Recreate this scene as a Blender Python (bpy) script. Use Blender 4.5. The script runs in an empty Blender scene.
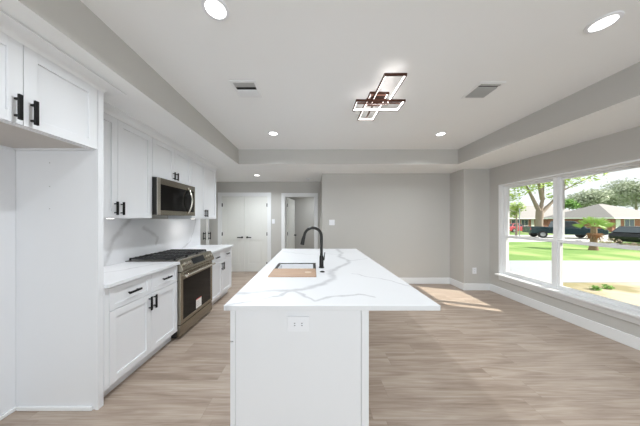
import bpy, bmesh, math, random
from mathutils import Vector, Matrix
SC = bpy.context.scene
COL = SC.collection
R = random.Random(7)
PI = math.pi

# ------------------------------------------------------------------ camera, world, sun, exposure
CAM_H = 1.41
cd = bpy.data.cameras.new('camera'); cam = bpy.data.objects.new('camera', cd); COL.objects.link(cam)
cam.location = (0, 0, CAM_H); cam.rotation_euler = (PI/2, 0, 0)
cd.sensor_width = 36.0; cd.lens = 36.0*207.0/640.0
cd.shift_x = 7.0/640.0; cd.shift_y = 6.5/640.0
cd.clip_start = 0.05; cd.clip_end = 400
SC.camera = cam

world = bpy.data.worlds.new('world'); SC.world = world; world.use_nodes = True
wn = world.node_tree; wn.nodes.clear()
wo = wn.nodes.new('ShaderNodeOutputWorld'); wb = wn.nodes.new('ShaderNodeBackground')
wb.inputs[0].default_value = (0.93, 0.97, 1.0, 1); wb.inputs[1].default_value = 1.1
wn.links.new(wb.outputs[0], wo.inputs[0])

sl = bpy.data.lights.new('sun', 'SUN'); sl.energy = 8.6; sl.angle = 0.009; sl.color = (1.0, 0.95, 0.87)
sun = bpy.data.objects.new('sun', sl); COL.objects.link(sun)
sun.rotation_euler = Vector((-0.768, 0.284, -0.560)).to_track_quat('-Z', 'Y').to_euler()
sun.location = (20, -8, 16)

def area(name, loc, direction, sx, sy, watts, colour=(1, 1, 1), spread=PI, shape='RECTANGLE'):
    d = bpy.data.lights.new(name, 'AREA'); d.shape = shape; d.size = sx
    if shape == 'RECTANGLE': d.size_y = sy
    d.energy = watts; d.color = colour; d.spread = spread
    o = bpy.data.objects.new(name, d); COL.objects.link(o); o.location = loc
    o.rotation_euler = Vector(direction).to_track_quat('-Z', 'Y').to_euler()
    return o
# added fill lamp behind the camera, in an invented patio opening
area('patio_fill_lamp', (0.8, -3.05, 1.25), (0, 1, 0.03), 4.2, 2.1, 88, (0.87, 0.95, 1.0))

SC.view_settings.view_transform = 'Standard'; SC.view_settings.look = 'None'
SC.view_settings.exposure = 0.2; SC.view_settings.gamma = 1.0
SC.view_settings.use_curve_mapping = False
SC.cycles.use_denoising = True
SC.cycles.max_bounces = 10; SC.cycles.diffuse_bounces = 6; SC.cycles.glossy_bounces = 4
SC.cycles.transparent_max_bounces = 12; SC.cycles.sample_clamp_indirect = 6.0
SC.cycles.caustics_reflective = False; SC.cycles.caustics_refractive = False
CAN_W = 15.0

# ------------------------------------------------------------------ materials
def lin(c):
    c = c/255.0
    return c/12.92 if c <= 0.04045 else ((c+0.055)/1.055)**2.4
def rgb(r, g, b): return (lin(r), lin(g), lin(b), 1)

def new_mat(name):
    m = bpy.data.materials.new(name); m.use_nodes = True
    nt = m.node_tree; bs = nt.nodes['Principled BSDF']
    return m, nt, bs
def N(nt, kind, **kw):
    n = nt.nodes.new(kind)
    for k, v in kw.items(): setattr(n, k, v)
    return n
def mathn(nt, op, a, b=None, clamp=False):
    n = N(nt, 'ShaderNodeMath', operation=op, use_clamp=clamp)
    for i, v in enumerate((a, b)):
        if v is None: continue
        if isinstance(v, (int, float)): n.inputs[i].default_value = v
        else: nt.links.new(v, n.inputs[i])
    return n.outputs[0]
def mixc(nt, f, a, b):
    n = N(nt, 'ShaderNodeMix', data_type='RGBA')
    for i, v in ((0, f), (6, a), (7, b)):
        if isinstance(v, (int, float, tuple)): n.inputs[i].default_value = v
        else: nt.links.new(v, n.inputs[i])
    return n.outputs[2]
def mat(name, c, rough=0.5, metal=0.0, var=0.03, scale=6.0, spec=0.5, emit=None, bump=0.0):
    m, nt, bs = new_mat(name)
    tc = N(nt, 'ShaderNodeTexCoord'); nz = N(nt, 'ShaderNodeTexNoise'); nz.inputs['Scale'].default_value = scale
    nz.inputs['Detail'].default_value = 4
    nt.links.new(tc.outputs['Object'], nz.inputs['Vector'])
    c2 = tuple(max(0, v*(1-var)) for v in c[:3])+(1,); c3 = tuple(min(1, v*(1+var)) for v in c[:3])+(1,)
    nt.links.new(mixc(nt, nz.outputs[0], c2, c3), bs.inputs['Base Color'])
    bs.inputs['Roughness'].default_value = rough; bs.inputs['Metallic'].default_value = metal
    bs.inputs['Specular IOR Level'].default_value = spec
    if emit:
        bs.inputs['Emission Color'].default_value = emit[0]; bs.inputs['Emission Strength'].default_value = emit[1]
    if bump:
        bp = N(nt, 'ShaderNodeBump'); bp.inputs['Strength'].default_value = bump; bp.inputs['Distance'].default_value = 0.01
        nt.links.new(nz.outputs[0], bp.inputs['Height']); nt.links.new(bp.outputs[0], bs.inputs['Normal'])
    return m

M = {}
M['wall'] = mat('grey wall paint', rgb(192, 190, 186), 0.85, var=0.01, scale=3, spec=0.2)
M['ceil'] = mat('ceiling paint', rgb(238, 239, 239), 0.9, var=0.01, scale=3, spec=0.1)
M['white'] = mat('white trim paint', rgb(232, 233, 234), 0.45, var=0.008)
M['cab'] = mat('white cabinet lacquer', rgb(226, 227, 230), 0.4, var=0.008)
M['doorw'] = mat('white door paint', rgb(226, 226, 222), 0.5, var=0.01)
M['plate'] = mat('white plastic', rgb(231, 232, 236), 0.35, var=0.01)
M['black'] = mat('matte black metal', rgb(26, 25, 25), 0.4, 0.6, var=0.1)
M['gun'] = mat('gunmetal', rgb(46, 45, 44), 0.32, 0.8, var=0.1)
M['steel'] = mat('warm stainless steel', rgb(160, 153, 139), 0.26, 1.0, var=0.06, scale=30)
M['steel2'] = mat('brushed light steel', rgb(214, 209, 199), 0.24, 1.0, var=0.05, scale=30)
M['iron'] = mat('cast iron', rgb(52, 52, 54), 0.25, 0.4, var=0.2, scale=40)
M['glassblack'] = mat('black oven glass', rgb(16, 14, 13), 0.08, 0.0, var=0.1, spec=0.22)
M['darksteel'] = mat('dark cooktop steel', rgb(120, 117, 112), 0.35, 0.8, var=0.1)
M['darkcase'] = mat('charcoal appliance case', rgb(44, 43, 42), 0.45, 0.3, var=0.08)
M['slot'] = mat('dark slot', rgb(30, 30, 31), 0.9, var=0.05)
M['louver'] = mat('louver shade and trim grey', rgb(176, 176, 174), 0.6, var=0.02)
M['basin'] = mat('bright white basin', rgb(246, 247, 250), 0.25, 0.0, var=0.01)
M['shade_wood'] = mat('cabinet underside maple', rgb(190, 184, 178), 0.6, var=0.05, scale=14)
M['bronze'] = mat('brown bronze metal', rgb(82, 52, 42), 0.35, 0.6, var=0.08)
M['led'] = mat('led diffuser', rgb(255, 250, 246), 0.5, var=0.0, emit=((1.0, 0.94, 0.91, 1), 5.6))
M['lens'] = mat('downlight lens', rgb(255, 255, 252), 0.5, var=0.0, emit=((1, 0.98, 0.95, 1), 4.0))
M['puck'] = mat('puck lens', rgb(255, 252, 240), 0.5, var=0.0, emit=((1, 0.95, 0.85, 1), 4.0))
M['sticker'] = mat('paper label', rgb(236, 232, 226), 0.6, var=0.01)
M['palemark'] = mat('pale board mark', rgb(208, 190, 172), 0.6, var=0.03)
M['stickred'] = mat('red label print', rgb(190, 70, 55), 0.6, var=0.02)
M['display'] = mat('control display', rgb(34, 36, 38), 0.15, var=0.1)
M['tyre'] = mat('tyre rubber', rgb(28, 28, 29), 0.8, var=0.1)
M['rim'] = mat('alloy rim', rgb(170, 172, 176), 0.3, 0.8)
M['carglass'] = mat('car glass', rgb(62, 74, 82), 0.08, var=0.1, spec=0.9)
M['sideglass'] = mat('dark car side glass', rgb(30, 36, 40), 0.15, var=0.1, spec=0.4)
M['truck'] = mat('dark teal truck paint', rgb(36, 56, 64), 0.22, 0.2, var=0.06)
M['blackcar'] = mat('black car paint', rgb(24, 28, 32), 0.2, 0.2, var=0.06)
M['redcar'] = mat('red car paint', rgb(176, 60, 72), 0.25, 0.1, var=0.06)
M['roof'] = mat('pale shingle roof', rgb(152, 147, 144), 0.9, var=0.12, scale=9)
M['fascia'] = mat('white fascia', rgb(236, 236, 234), 0.6)
M['pane'] = mat('house window pane', rgb(92, 104, 116), 0.1, var=0.15)
M['bark'] = mat('tree bark', rgb(148, 132, 120), 0.9, var=0.25, scale=18, bump=0.4)
M['palmbark'] = mat('palm trunk', rgb(134, 108, 88), 0.9, var=0.3, scale=22, bump=0.4)
M['leaf'] = mat('spring leaves', rgb(168, 192, 92), 0.7, var=0.35, scale=1.6)
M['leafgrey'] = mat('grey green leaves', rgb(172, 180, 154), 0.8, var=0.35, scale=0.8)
M['leafgreen'] = mat('fresh green leaves', rgb(120, 165, 70), 0.7, var=0.3, scale=1.0)
M['palm'] = mat('palm frond', rgb(170, 196, 118), 0.6, var=0.25, scale=5)
M['drygrass'] = mat('dry shrub', rgb(158, 144, 122), 0.9, var=0.25, scale=9)
M['deadfrond'] = mat('dry frond', rgb(168, 124, 94), 0.85, var=0.25, scale=12)
M['concrete'] = mat('pale concrete', rgb(160, 163, 166), 0.9, var=0.06, scale=2)
M['street'] = mat('asphalt', rgb(190, 188, 184), 0.9, var=0.06, scale=3)

def brick_mat():
    m, nt, bs = new_mat('red brick')
    tc = N(nt, 'ShaderNodeTexCoord'); mp = N(nt, 'ShaderNodeMapping'); mp.inputs['Rotation'].default_value = (PI/2, 0, 0)
    b = N(nt, 'ShaderNodeTexBrick'); b.inputs['Scale'].default_value = 3.0
    b.inputs['Color1'].default_value = rgb(172, 104, 86); b.inputs['Color2'].default_value = rgb(150, 88, 74)
    b.inputs['Mortar'].default_value = rgb(196, 180, 168); b.inputs['Mortar Size'].default_value = 0.015
    nt.links.new(tc.outputs['Object'], mp.inputs[0]); nt.links.new(mp.outputs[0], b.inputs[0])
    nt.links.new(b.outputs[0], bs.inputs['Base Color']); bs.inputs['Roughness'].default_value = 0.9
    return m
M['brick'] = brick_mat()

def glass_mat():
    m = bpy.data.materials.new('window glass'); m.use_nodes = True
    nt = m.node_tree; nt.nodes.clear()
    out = N(nt, 'ShaderNodeOutputMaterial'); tr = N(nt, 'ShaderNodeBsdfTransparent'); gl = N(nt, 'ShaderNodeBsdfGlossy')
    gl.inputs['Roughness'].default_value = 0.02
    tr.inputs[0].default_value = (0.96, 0.975, 0.97, 1)
    lw = N(nt, 'ShaderNodeFresnel'); lw.inputs[0].default_value = 1.3
    mx = N(nt, 'ShaderNodeMixShader')
    nt.links.new(mathn(nt, 'MULTIPLY', lw.outputs[0], 0.5), mx.inputs[0]); nt.links.new(tr.outputs[0], mx.inputs[1]); nt.links.new(gl.outputs[0], mx.inputs[2])
    nt.links.new(mx.outputs[0], out.inputs[0])
    return m
M['glass'] = glass_mat()

def floor_mat():
    m, nt, bs = new_mat('oak vinyl planks'); L = nt.links
    g = N(nt, 'ShaderNodeNewGeometry'); sp = N(nt, 'ShaderNodeSeparateXYZ'); L.new(g.outputs['Position'], sp.inputs[0])
    x, y = sp.outputs[0], sp.outputs[1]
    row_f = mathn(nt, 'MULTIPLY', y, 1/0.182); row = mathn(nt, 'FLOOR', row_f)
    wn1 = N(nt, 'ShaderNodeTexWhiteNoise', noise_dimensions='1D'); L.new(row, wn1.inputs['W'])
    u = mathn(nt, 'ADD', mathn(nt, 'MULTIPLY', x, 1/1.22), wn1.outputs[0]); pl = mathn(nt, 'FLOOR', u)
    cb = N(nt, 'ShaderNodeCombineXYZ'); L.new(row, cb.inputs[0]); L.new(pl, cb.inputs[1])
    wn2 = N(nt, 'ShaderNodeTexWhiteNoise', noise_dimensions='2D'); L.new(cb.outputs[0], wn2.inputs['Vector'])
    off = mathn(nt, 'MULTIPLY', wn2.outputs[0], 37.0)
    def grain(sx, sy, detail, dist):
        c = N(nt, 'ShaderNodeCombineXYZ')
        L.new(mathn(nt, 'ADD', mathn(nt, 'MULTIPLY', x, sx), off), c.inputs[0]); L.new(mathn(nt, 'MULTIPLY', y, sy), c.inputs[1]); L.new(off, c.inputs[2])
        n = N(nt, 'ShaderNodeTexNoise'); n.inputs['Scale'].default_value = 1.0; n.inputs['Detail'].default_value = detail; n.inputs['Distortion'].default_value = dist
        L.new(c.outputs[0], n.inputs['Vector']); return n.outputs[0]
    g1 = grain(1.3, 15.0, 7, 1.2); g2 = grain(4.0, 100.0, 5, 0.4); g3 = grain(0.7, 3.0, 2, 0.3)
    f = mathn(nt, 'ADD', mathn(nt, 'MULTIPLY', g1, 0.50), mathn(nt, 'ADD', mathn(nt, 'MULTIPLY', g2, 0.32), mathn(nt, 'MULTIPLY', g3, 0.18)))
    f = mathn(nt, 'ADD', f, mathn(nt, 'MULTIPLY', mathn(nt, 'SUBTRACT', wn2.outputs[0], 0.5), 0.025))
    cr = N(nt, 'ShaderNodeValToRGB'); e = cr.color_ramp.elements
    e[0].position = 0.36; e[0].color = rgb(140, 123, 109); e[1].position = 0.64; e[1].color = rgb(186, 172, 159)
    k = e.new(0.50); k.color = rgb(167, 150, 136)
    L.new(f, cr.inputs[0])
    def edge(v, w):
        fr = mathn(nt, 'FRACT', v); return mathn(nt, 'LESS_THAN', fr, w)
    gap = mathn(nt, 'MAXIMUM', edge(row_f, 0.012), edge(u, 0.002))
    colr = mixc(nt, mathn(nt, 'MULTIPLY', gap, 0.35), cr.outputs[0], rgb(100, 86, 76))
    L.new(colr, bs.inputs['Base Color']); bs.inputs['Roughness'].default_value = 0.38
    bs.inputs['Specular IOR Level'].default_value = 0.4
    return m
M['floor'] = floor_mat()

def quartz_mat(name, lines, axes, base=rgb(226, 227, 230), vein=rgb(172, 172, 176)):
    """white quartz; veins follow polylines given in the slab's own plane, wobbling with noise"""
    m, nt, bs = new_mat(name); L = nt.links
    g = N(nt, 'ShaderNodeNewGeometry'); sp = N(nt, 'ShaderNodeSeparateXYZ'); L.new(g.outputs['Position'], sp.inputs[0])
    cb = N(nt, 'ShaderNodeCombineXYZ'); L.new(sp.outputs[axes[0]], cb.inputs[0]); L.new(sp.outputs[axes[1]], cb.inputs[1])
    nz = N(nt, 'ShaderNodeTexNoise'); nz.inputs['Scale'].default_value = 7; nz.inputs['Detail'].default_value = 5
    L.new(cb.outputs[0], nz.inputs['Vector'])
    s = N(nt, 'ShaderNodeVectorMath', operation='SUBTRACT'); L.new(nz.outputs['Color'], s.inputs[0]); s.inputs[1].default_value = (0.5, 0.5, 0.5)
    sc_ = N(nt, 'ShaderNodeVectorMath', operation='SCALE'); L.new(s.outputs[0], sc_.inputs[0]); sc_.inputs['Scale'].default_value = 0.11
    ad = N(nt, 'ShaderNodeVectorMath', operation='ADD'); L.new(cb.outputs[0], ad.inputs[0]); L.new(sc_.outputs[0], ad.inputs[1])
    fl = N(nt, 'ShaderNodeVectorMath', operation='MULTIPLY'); L.new(ad.outputs[0], fl.inputs[0]); fl.inputs[1].default_value = (1, 1, 0)
    p = fl.outputs[0]; best = None
    for width, pts in lines:
        for a, b in zip(pts, pts[1:]):
            ab = (b[0]-a[0], b[1]-a[1], 0); l2 = ab[0]**2+ab[1]**2
            pa = N(nt, 'ShaderNodeVectorMath', operation='SUBTRACT'); L.new(p, pa.inputs[0]); pa.inputs[1].default_value = (a[0], a[1], 0)
            dt = N(nt, 'ShaderNodeVectorMath', operation='DOT_PRODUCT'); L.new(pa.outputs[0], dt.inputs[0]); dt.inputs[1].default_value = (ab[0]/l2, ab[1]/l2, 0)
            h = mathn(nt, 'MULTIPLY', dt.outputs['Value'], 1.0, clamp=True)
            sx = N(nt, 'ShaderNodeVectorMath', operation='SCALE'); sx.inputs[0].default_value = ab; L.new(h, sx.inputs['Scale'])
            df = N(nt, 'ShaderNodeVectorMath', operation='DISTANCE'); L.new(pa.outputs[0], df.inputs[0]); L.new(sx.outputs[0], df.inputs[1])
            d = mathn(nt, 'MULTIPLY', df.outputs['Value'], 1.0/width)
            best = d if best is None else mathn(nt, 'MINIMUM', best, d)
    mr = N(nt, 'ShaderNodeMapRange', interpolation_type='SMOOTHSTEP'); L.new(best, mr.inputs[0])
    mr.inputs[1].default_value = 0.0; mr.inputs[2].default_value = 1.0; mr.inputs[3].default_value = 1.0; mr.inputs[4].default_value = 0.0
    n2 = N(nt, 'ShaderNodeTexNoise'); n2.inputs['Scale'].default_value = 9; L.new(cb.outputs[0], n2.inputs['Vector'])
    f = mathn(nt, 'MULTIPLY', mr.outputs[0], mathn(nt, 'ADD', mathn(nt, 'MULTIPLY', n2.outputs[0], 0.9), 0.25), clamp=True)
    n3 = N(nt, 'ShaderNodeTexNoise'); n3.inputs['Scale'].default_value = 2.2; n3.inputs['Detail'].default_value = 6; L.new(cb.outputs[0], n3.inputs['Vector'])
    cloud = mixc(nt, n3.outputs[0], base, tuple(v*0.94 for v in base[:3])+(1,))
    L.new(mixc(nt, f, cloud, vein), bs.inputs['Base Color']); bs.inputs['Roughness'].default_value = 0.3
    return m
ISL = [(0.05, [(0.40, 3.45), (0.42, 3.07), (0.36, 2.74), (0.43, 2.49), (0.39, 2.33), (0.163, 1.99), (0.164, 1.71), (0.025, 1.54), (-0.16, 1.44), (-0.35, 1.42), (-0.50, 1.385)]),
       (0.022, [(0.43, 2.49), (0.69, 2.61)]), (0.02, [(-0.16, 1.43), (-0.208, 1.335), (-0.374, 1.242), (-0.5, 1.2)]),
       (0.022, [(-0.13, 1.43), (-0.05, 1.35), (0.01, 1.258), (0.14, 1.335), (0.297, 1.367), (0.40, 1.33)]),
       (0.016, [(-0.45, 3.2), (-0.1, 2.95), (0.2, 3.0), (0.40, 2.9)]), (0.014, [(0.35, 1.9), (0.55, 1.75), (0.72, 1.55)])]
M['quartz'] = quartz_mat('white quartz with grey veins', ISL, (0, 1))
PER = [(0.02, [(-2.2, 1.7), (-1.9, 1.95), (-1.75, 2.3), (-1.55, 2.45)]), (0.016, [(-2.2, 3.4), (-1.9, 3.6), (-1.6, 3.95)])]
M['quartz2'] = quartz_mat('white quartz for wall counters', PER, (0, 1))
BSP = [(0.05, [(2.50, 1.42), (2.42, 1.334), (2.278, 1.184), (2.226, 1.034), (2.15, 0.92)]), (0.04, [(2.70, 1.30), (2.78, 1.256), (2.93, 1.16), (2.90, 1.08)]),
       (0.02, [(3.88, 1.42), (3.85, 1.29), (3.73, 1.04), (3.45, 0.90)]), (0.016, [(1.7, 1.4), (1.95, 1.15), (2.0, 0.92)])]
M['splash'] = quartz_mat('white quartz backsplash slab', BSP, (1, 2), vein=rgb(186, 186, 188))

def wood_mat():
    m, nt, bs = new_mat('walnut cutting board'); L = nt.links
    tc = N(nt, 'ShaderNodeTexCoord'); mp = N(nt, 'ShaderNodeMapping'); mp.inputs['Scale'].default_value = (4, 40, 10)
    n = N(nt, 'ShaderNodeTexNoise'); n.inputs['Scale'].default_value = 1.5; n.inputs['Detail'].default_value = 5
    L.new(tc.outputs['Object'], mp.inputs[0]); L.new(mp.outputs[0], n.inputs['Vector'])
    L.new(mixc(nt, n.outputs[0], rgb(158, 130, 108), rgb(194, 164, 140)), bs.inputs['Base Color']); bs.inputs['Roughness'].default_value = 0.5
    return m
M['wood'] = wood_mat()

def ground_mat(name, c1, c2, c3, s1, s2):
    m, nt, bs = new_mat(name); L = nt.links
    tc = N(nt, 'ShaderNodeTexCoord')
    a = N(nt, 'ShaderNodeTexNoise'); a.inputs['Scale'].default_value = s1; a.inputs['Detail'].default_value = 6; L.new(tc.outputs['Object'], a.inputs['Vector'])
    b = N(nt, 'ShaderNodeTexNoise'); b.inputs['Scale'].default_value = s2; b.inputs['Detail'].default_value = 3; L.new(tc.outputs['Object'], b.inputs['Vector'])
    mr = N(nt, 'ShaderNodeMapRange'); L.new(b.outputs[0], mr.inputs[0]); mr.inputs[1].default_value = 0.45; mr.inputs[2].default_value = 0.62
    L.new(mixc(nt, mr.outputs[0], mixc(nt, a.outputs[0], c1, c2), c3), bs.inputs['Base Color']); bs.inputs['Roughness'].default_value = 0.95
    return m
M['grass'] = ground_mat('lawn grass', rgb(90, 128, 52), rgb(116, 150, 70), rgb(150, 168, 100), 3.0, 0.35)
M['dirt'] = ground_mat('dry yard soil', rgb(164, 148, 124), rgb(206, 194, 174), rgb(140, 130, 92), 1.8, 0.9)

# ------------------------------------------------------------------ geometry helpers
class MB:
    def __init__(s): s.bm = bmesh.new(); s.mats = []
    def _mi(s, m):
        if m is None: return 0
        if m not in s.mats: s.mats.append(m)
        return s.mats.index(m)
    def box(s, x0, x1, y0, y1, z0, z1, m=None):
        mi = s._mi(m)
        v = [s.bm.verts.new((x, y, z)) for z in (z0, z1) for y in (y0, y1) for x in (x0, x1)]
        for f in ((0, 2, 3, 1), (4, 5, 7, 6), (0, 1, 5, 4), (2, 6, 7, 3), (0, 4, 6, 2), (1, 3, 7, 5)):
            s.bm.faces.new([v[i] for i in f]).material_index = mi
        return s
    def poly(s, pts, m=None):
        f = s.bm.faces.new([s.bm.verts.new(p) for p in pts]); f.material_index = s._mi(m); return s
    def loft(s, rings, m=None, cap=True, closed=False):
        mi = s._mi(m); vs = [[s.bm.verts.new(p) for p in r] for r in rings]; n = len(rings[0])
        pairs = list(zip(vs, vs[1:])) + ([(vs[-1], vs[0])] if closed else [])
        for a, b in pairs:
            for i in range(n):
                s.bm.faces.new((a[i], a[(i+1) % n], b[(i+1) % n], b[i])).material_index = mi
        if cap and not closed:
            s.bm.faces.new(vs[0][::-1]).material_index = mi; s.bm.faces.new(vs[-1]).material_index = mi
        return s
    def prism(s, pts, axis, a, b, m=None):
        def p3(p, t):
            return {'x': (t, p[0], p[1]), 'y': (p[0], t, p[1]), 'z': (p[0], p[1], t)}[axis]
        return s.loft([[p3(p, a) for p in pts], [p3(p, b) for p in pts]], m)
    def tube(s, pts, radii, n=12, m=None):
        pts = [Vector(p) for p in pts]
        if isinstance(radii, (int, float)): radii = [radii]*len(pts)
        up = None; rings = []
        for i, p in enumerate(pts):
            t = (pts[min(i+1, len(pts)-1)]-pts[max(i-1, 0)]).normalized()
            if up is None: up = t.orthogonal().normalized()
            up = (up - t*up.dot(t)).normalized(); w = t.cross(up)
            rings.append([p+(up*math.cos(k*2*PI/n)+w*math.sin(k*2*PI/n))*radii[i] for k in range(n)])
        return s.loft(rings, m)
    def lathe(s, prof, c, axis='z', n=24, m=None):
        rings = []
        for r, h in prof:
            ring = []
            for k in range(n):
                a = k*2*PI/n; u, v = r*math.cos(a), r*math.sin(a)
                ring.append({'z': (c[0]+u, c[1]+v, c[2]+h), 'x': (c[0]+h, c[1]+u, c[2]+v), 'y': (c[0]+u, c[1]+h, c[2]+v)}[axis])
            rings.append(ring)
        return s.loft(rings, m)
    def build(s, name, m, parent=None, bevel=0.0, smooth=False, label=None):
        bmesh.ops.recalc_face_normals(s.bm, faces=s.bm.faces[:])
        me = bpy.data.meshes.new(name); 
        vs = [v.co for v in s.bm.verts]
        lo = Vector([min(v[i] for v in vs) for i in range(3)]); hi = Vector([max(v[i] for v in vs) for i in range(3)])
        c = Vector(((lo.x+hi.x)/2, (lo.y+hi.y)/2, lo.z))
        bmesh.ops.translate(s.bm, verts=s.bm.verts[:], vec=-c)
        s.bm.to_mesh(me); s.bm.free()
        for mm in (s.mats if s.mats else [m]): me.materials.append(M[mm] if isinstance(mm, str) else mm)
        o = bpy.data.objects.new(name, me); COL.objects.link(o)
        if parent is not None:
            o.parent = parent; o.location = c-wloc(parent)
        else: o.location = c
        if smooth:
            for p in me.polygons: p.use_smooth = True
            try: me.set_sharp_from_angle(angle=math.radians(40))
            except Exception: pass
        if bevel:
            b = o.modifiers.new('bevel', 'BEVEL'); b.width = bevel; b.segments = 2; b.limit_method = 'ANGLE'
        if label: o['label'] = label
        return o
def wloc(o):
    v = Vector(o.location)
    while o.parent: o = o.parent; v += Vector(o.location)
    return v
def box(*a): return MB().box(*a)
def thing(name, loc, label, cat, group=None, kind=None):
    o = bpy.data.objects.new(name, None); COL.objects.link(o); o.location = loc
    o.empty_display_size = 0.1
    return tag(o, label, cat, group, kind)
def tag(o, label, cat, group=None, kind=None):
    o['label'] = label; o['category'] = cat
    if group: o['group'] = group
    if kind: o['kind'] = kind
    return o
def struct(o, label, cat): return tag(o, label, cat, kind='structure')
def copy_tree(o, parent=None):
    c = o.copy(); COL.objects.link(c)
    if parent is not None: c.parent = parent
    for ch in list(o.children): copy_tree(ch, c)
    return c

# ------------------------------------------------------------------ the room shell
XL, XR = -2.215, 3.525          # kitchen wall, window wall
YB, YH = 4.55, 5.56             # far wall of the room, far wall of the hall
SO, TR = 2.42, 2.69             # soffit and tray ceiling heights
struct(box(-3.9, 3.7, -3.35, 7.1, -0.12, 0).build('floor', 'floor'), 'grey brown wood plank floor', 'floor')

c = MB()
c.box(-1.36, 2.65, -1.6, 3.78, TR, 2.85, 'ceil')
for b in ((-3.9, -1.36, -3.35, 7.1), (2.65, 3.7, -3.35, 7.1), (-1.36, 2.65, 3.78, 7.1), (-1.36, 2.65, -3.35, -1.6)):
    c.box(*b, SO, 2.85, 'ceil')
c._mi('wall')
for f in c.bm.faces:
    f.normal_update()
    if abs(f.normal.z) < 0.5: f.material_index = 1
struct(c.build('ceiling', 'ceil'), 'white tray ceiling with grey recess sides', 'ceiling')

w = MB(); w.box(XL-0.14, XL, -3.2, 4.05, 0, SO).box(-2.77, XL-0.14, 3.93, 4.05, 0, SO)
struct(w.build('wall_left', 'wall'), 'kitchen side wall behind the cabinets', 'wall')
WY0, WY1, WZ0, WZ1 = 2.20, 3.93, 0.39, 2.065
w = MB(); w.box(XR, 3.70, -3.2, WY0, 0, SO).box(XR, 3.70, WY1, 4.67, 0, SO).box(XR, 3.70, WY0, WY1, 0, WZ0).box(XR, 3.70, WY0, WY1, WZ1, SO)
struct(w.build('wall_right', 'wall'), 'grey wall around the wide window', 'wall')
w = MB(); w.box(0.20, XR, YB, YB+0.12, 0, SO).box(3.01, XR, 4.13, YB, 0, SO).box(0.20, 0.32, YB+0.12, YH, 0, SO)
struct(w.build('wall_back', 'wall'), 'plain grey far wall with a boxed out corner', 'wall')
DX = (-2.463, -1.214, 2.045); SX = (-0.76, 0.043, 2.03)
w = MB(); w.box(-2.89, DX[0], YH, YH+0.12, 0, SO).box(DX[1], SX[0], YH, YH+0.12, 0, SO).box(SX[1], 0.32, YH, YH+0.12, 0, SO)
w.box(DX[0], DX[1], YH, YH+0.12, DX[2], SO).box(SX[0], SX[1], YH, YH+0.12, SX[2], SO)
struct(w.build('wall_hall', 'wall'), 'grey hall wall holding the white doors', 'wall')
w = MB(); w.box(-2.89, -2.77, 3.93, 4.60, 0, SO).box(-2.89, -2.77, 5.40, YH, 0, SO).box(-2.89, -2.77, 4.60, 5.40, 2.03, SO)
struct(w.build('wall_passage', 'wall'), 'grey wall at the left end of the hall', 'wall')
w = MB(); w.box(-0.95, 0.9, 6.95, 7.07, 0, SO).box(-1.07, -0.95, YH+0.12, 7.07, 0, SO).box(0.9, 1.02, YH+0.12, 7.07, 0, SO)
struct(w.build('wall_bedroom', 'wall'), 'grey walls of the room beyond the open door', 'wall')
w = MB(); w.box(-3.85, -3.73, 3.9, YH, 0, SO).box(-3.73, -2.89, 3.9, 4.02, 0, SO).box(-3.73, -2.89, YH, YH+0.1, 0, SO)
struct(w.build('wall_closet', 'wall'), 'grey walls of the closet off the hall', 'wall')
w = MB(); w.box(XL-0.14, -1.3, -3.35, -3.2, 0, SO).box(2.9, 3.7, -3.35, -3.2, 0, SO).box(-1.3, 2.9, -3.35, -3.2, 2.3, SO)
struct(w.build('wall_front', 'wall'), 'wall behind the viewpoint with an added opening for fill light', 'wall')  # the opening is added to admit fill light
# added unseen patio glass around the fill lamp behind the camera
pd = struct(thing('window_3', (0.8, -3.28, 0), 'added unseen patio glass for fill light', 'window'), 'added unseen patio glass for fill light', 'window')
f = MB()
for x in (-1.3, 0.02, 1.44, 2.82): f.box(x, x+0.08, -3.31, -3.25, 0.08, 2.22)
f.box(-1.3, 2.9, -3.31, -3.25, 0, 0.08).box(-1.3, 2.9, -3.31, -3.25, 2.22, 2.3)
f.build('window_frame', 'white', pd)
box(-1.22, 2.82, -3.285, -3.279, 0.08, 2.22).build('glass_pane', 'glass', pd)

# baseboards
def base(name, runs, lab):
    b = MB()
    for (x0, x1, y0, y1) in runs: b.box(x0, x1, y0, y1, 0, 0.135)
    return struct(b.build(name, 'white', bevel=0.004), lab, 'baseboard')
t = 0.015
base('baseboard_right', [(XR-t, XR, -3.2, 4.13)], 'tall white baseboard under the window')
base('baseboard_back', [(0.20, 3.01, YB-t, YB), (3.01-t, 3.01, 4.13-t, YB-t), (3.01, XR-t, 4.13-t, 4.13)], 'white baseboard along far wall and boxed corner')
base('baseboard_hall', [(-1.128, -0.849, YH-t, YH), (0.20-t, 0.20, YB-t, YH-t)], 'white baseboard in the hall')
base('baseboard_bedroom', [(-0.95, 0.9, 6.95-t, 6.95)], 'white baseboard in the far room')

# door casings
def casing(name, x0, x1, ztop, lab):
    w_ = 0.088; b = MB()
    for (a, e) in ((x0-w_, x0), (x1, x1+w_)):
        b.box(a, e, YH-0.02, YH, 0, ztop+w_)
    b.box(x0, x1, YH-0.02, YH, ztop, ztop+w_)
    b.box(x0-0.001, x0+0.012, YH-0.005, YH+0.12, 0, ztop).box(x1-0.012, x1+0.001, YH-0.005, YH+0.12, 0, ztop).box(x0, x1, YH-0.005, YH+0.12, ztop-0.012, ztop+0.001)
    return struct(b.build(name, 'white', bevel=0.003), lab, 'trim')
casing('trim_1', DX[0], DX[1], DX[2], 'white casing around the double closet doors')
casing('trim_2', SX[0], SX[1], SX[2], 'white casing around the open doorway')
b = MB(); b.box(-2.77, -2.75, 5.40, 5.488, 0, 2.11).box(-2.77, -2.75, 4.512, 4.60, 0, 2.11).box(-2.77, -2.75, 4.60, 5.40, 2.03, 2.11)
struct(b.build('trim_3', 'white'), 'white casing around the side doorway of the hall', 'trim')

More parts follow.
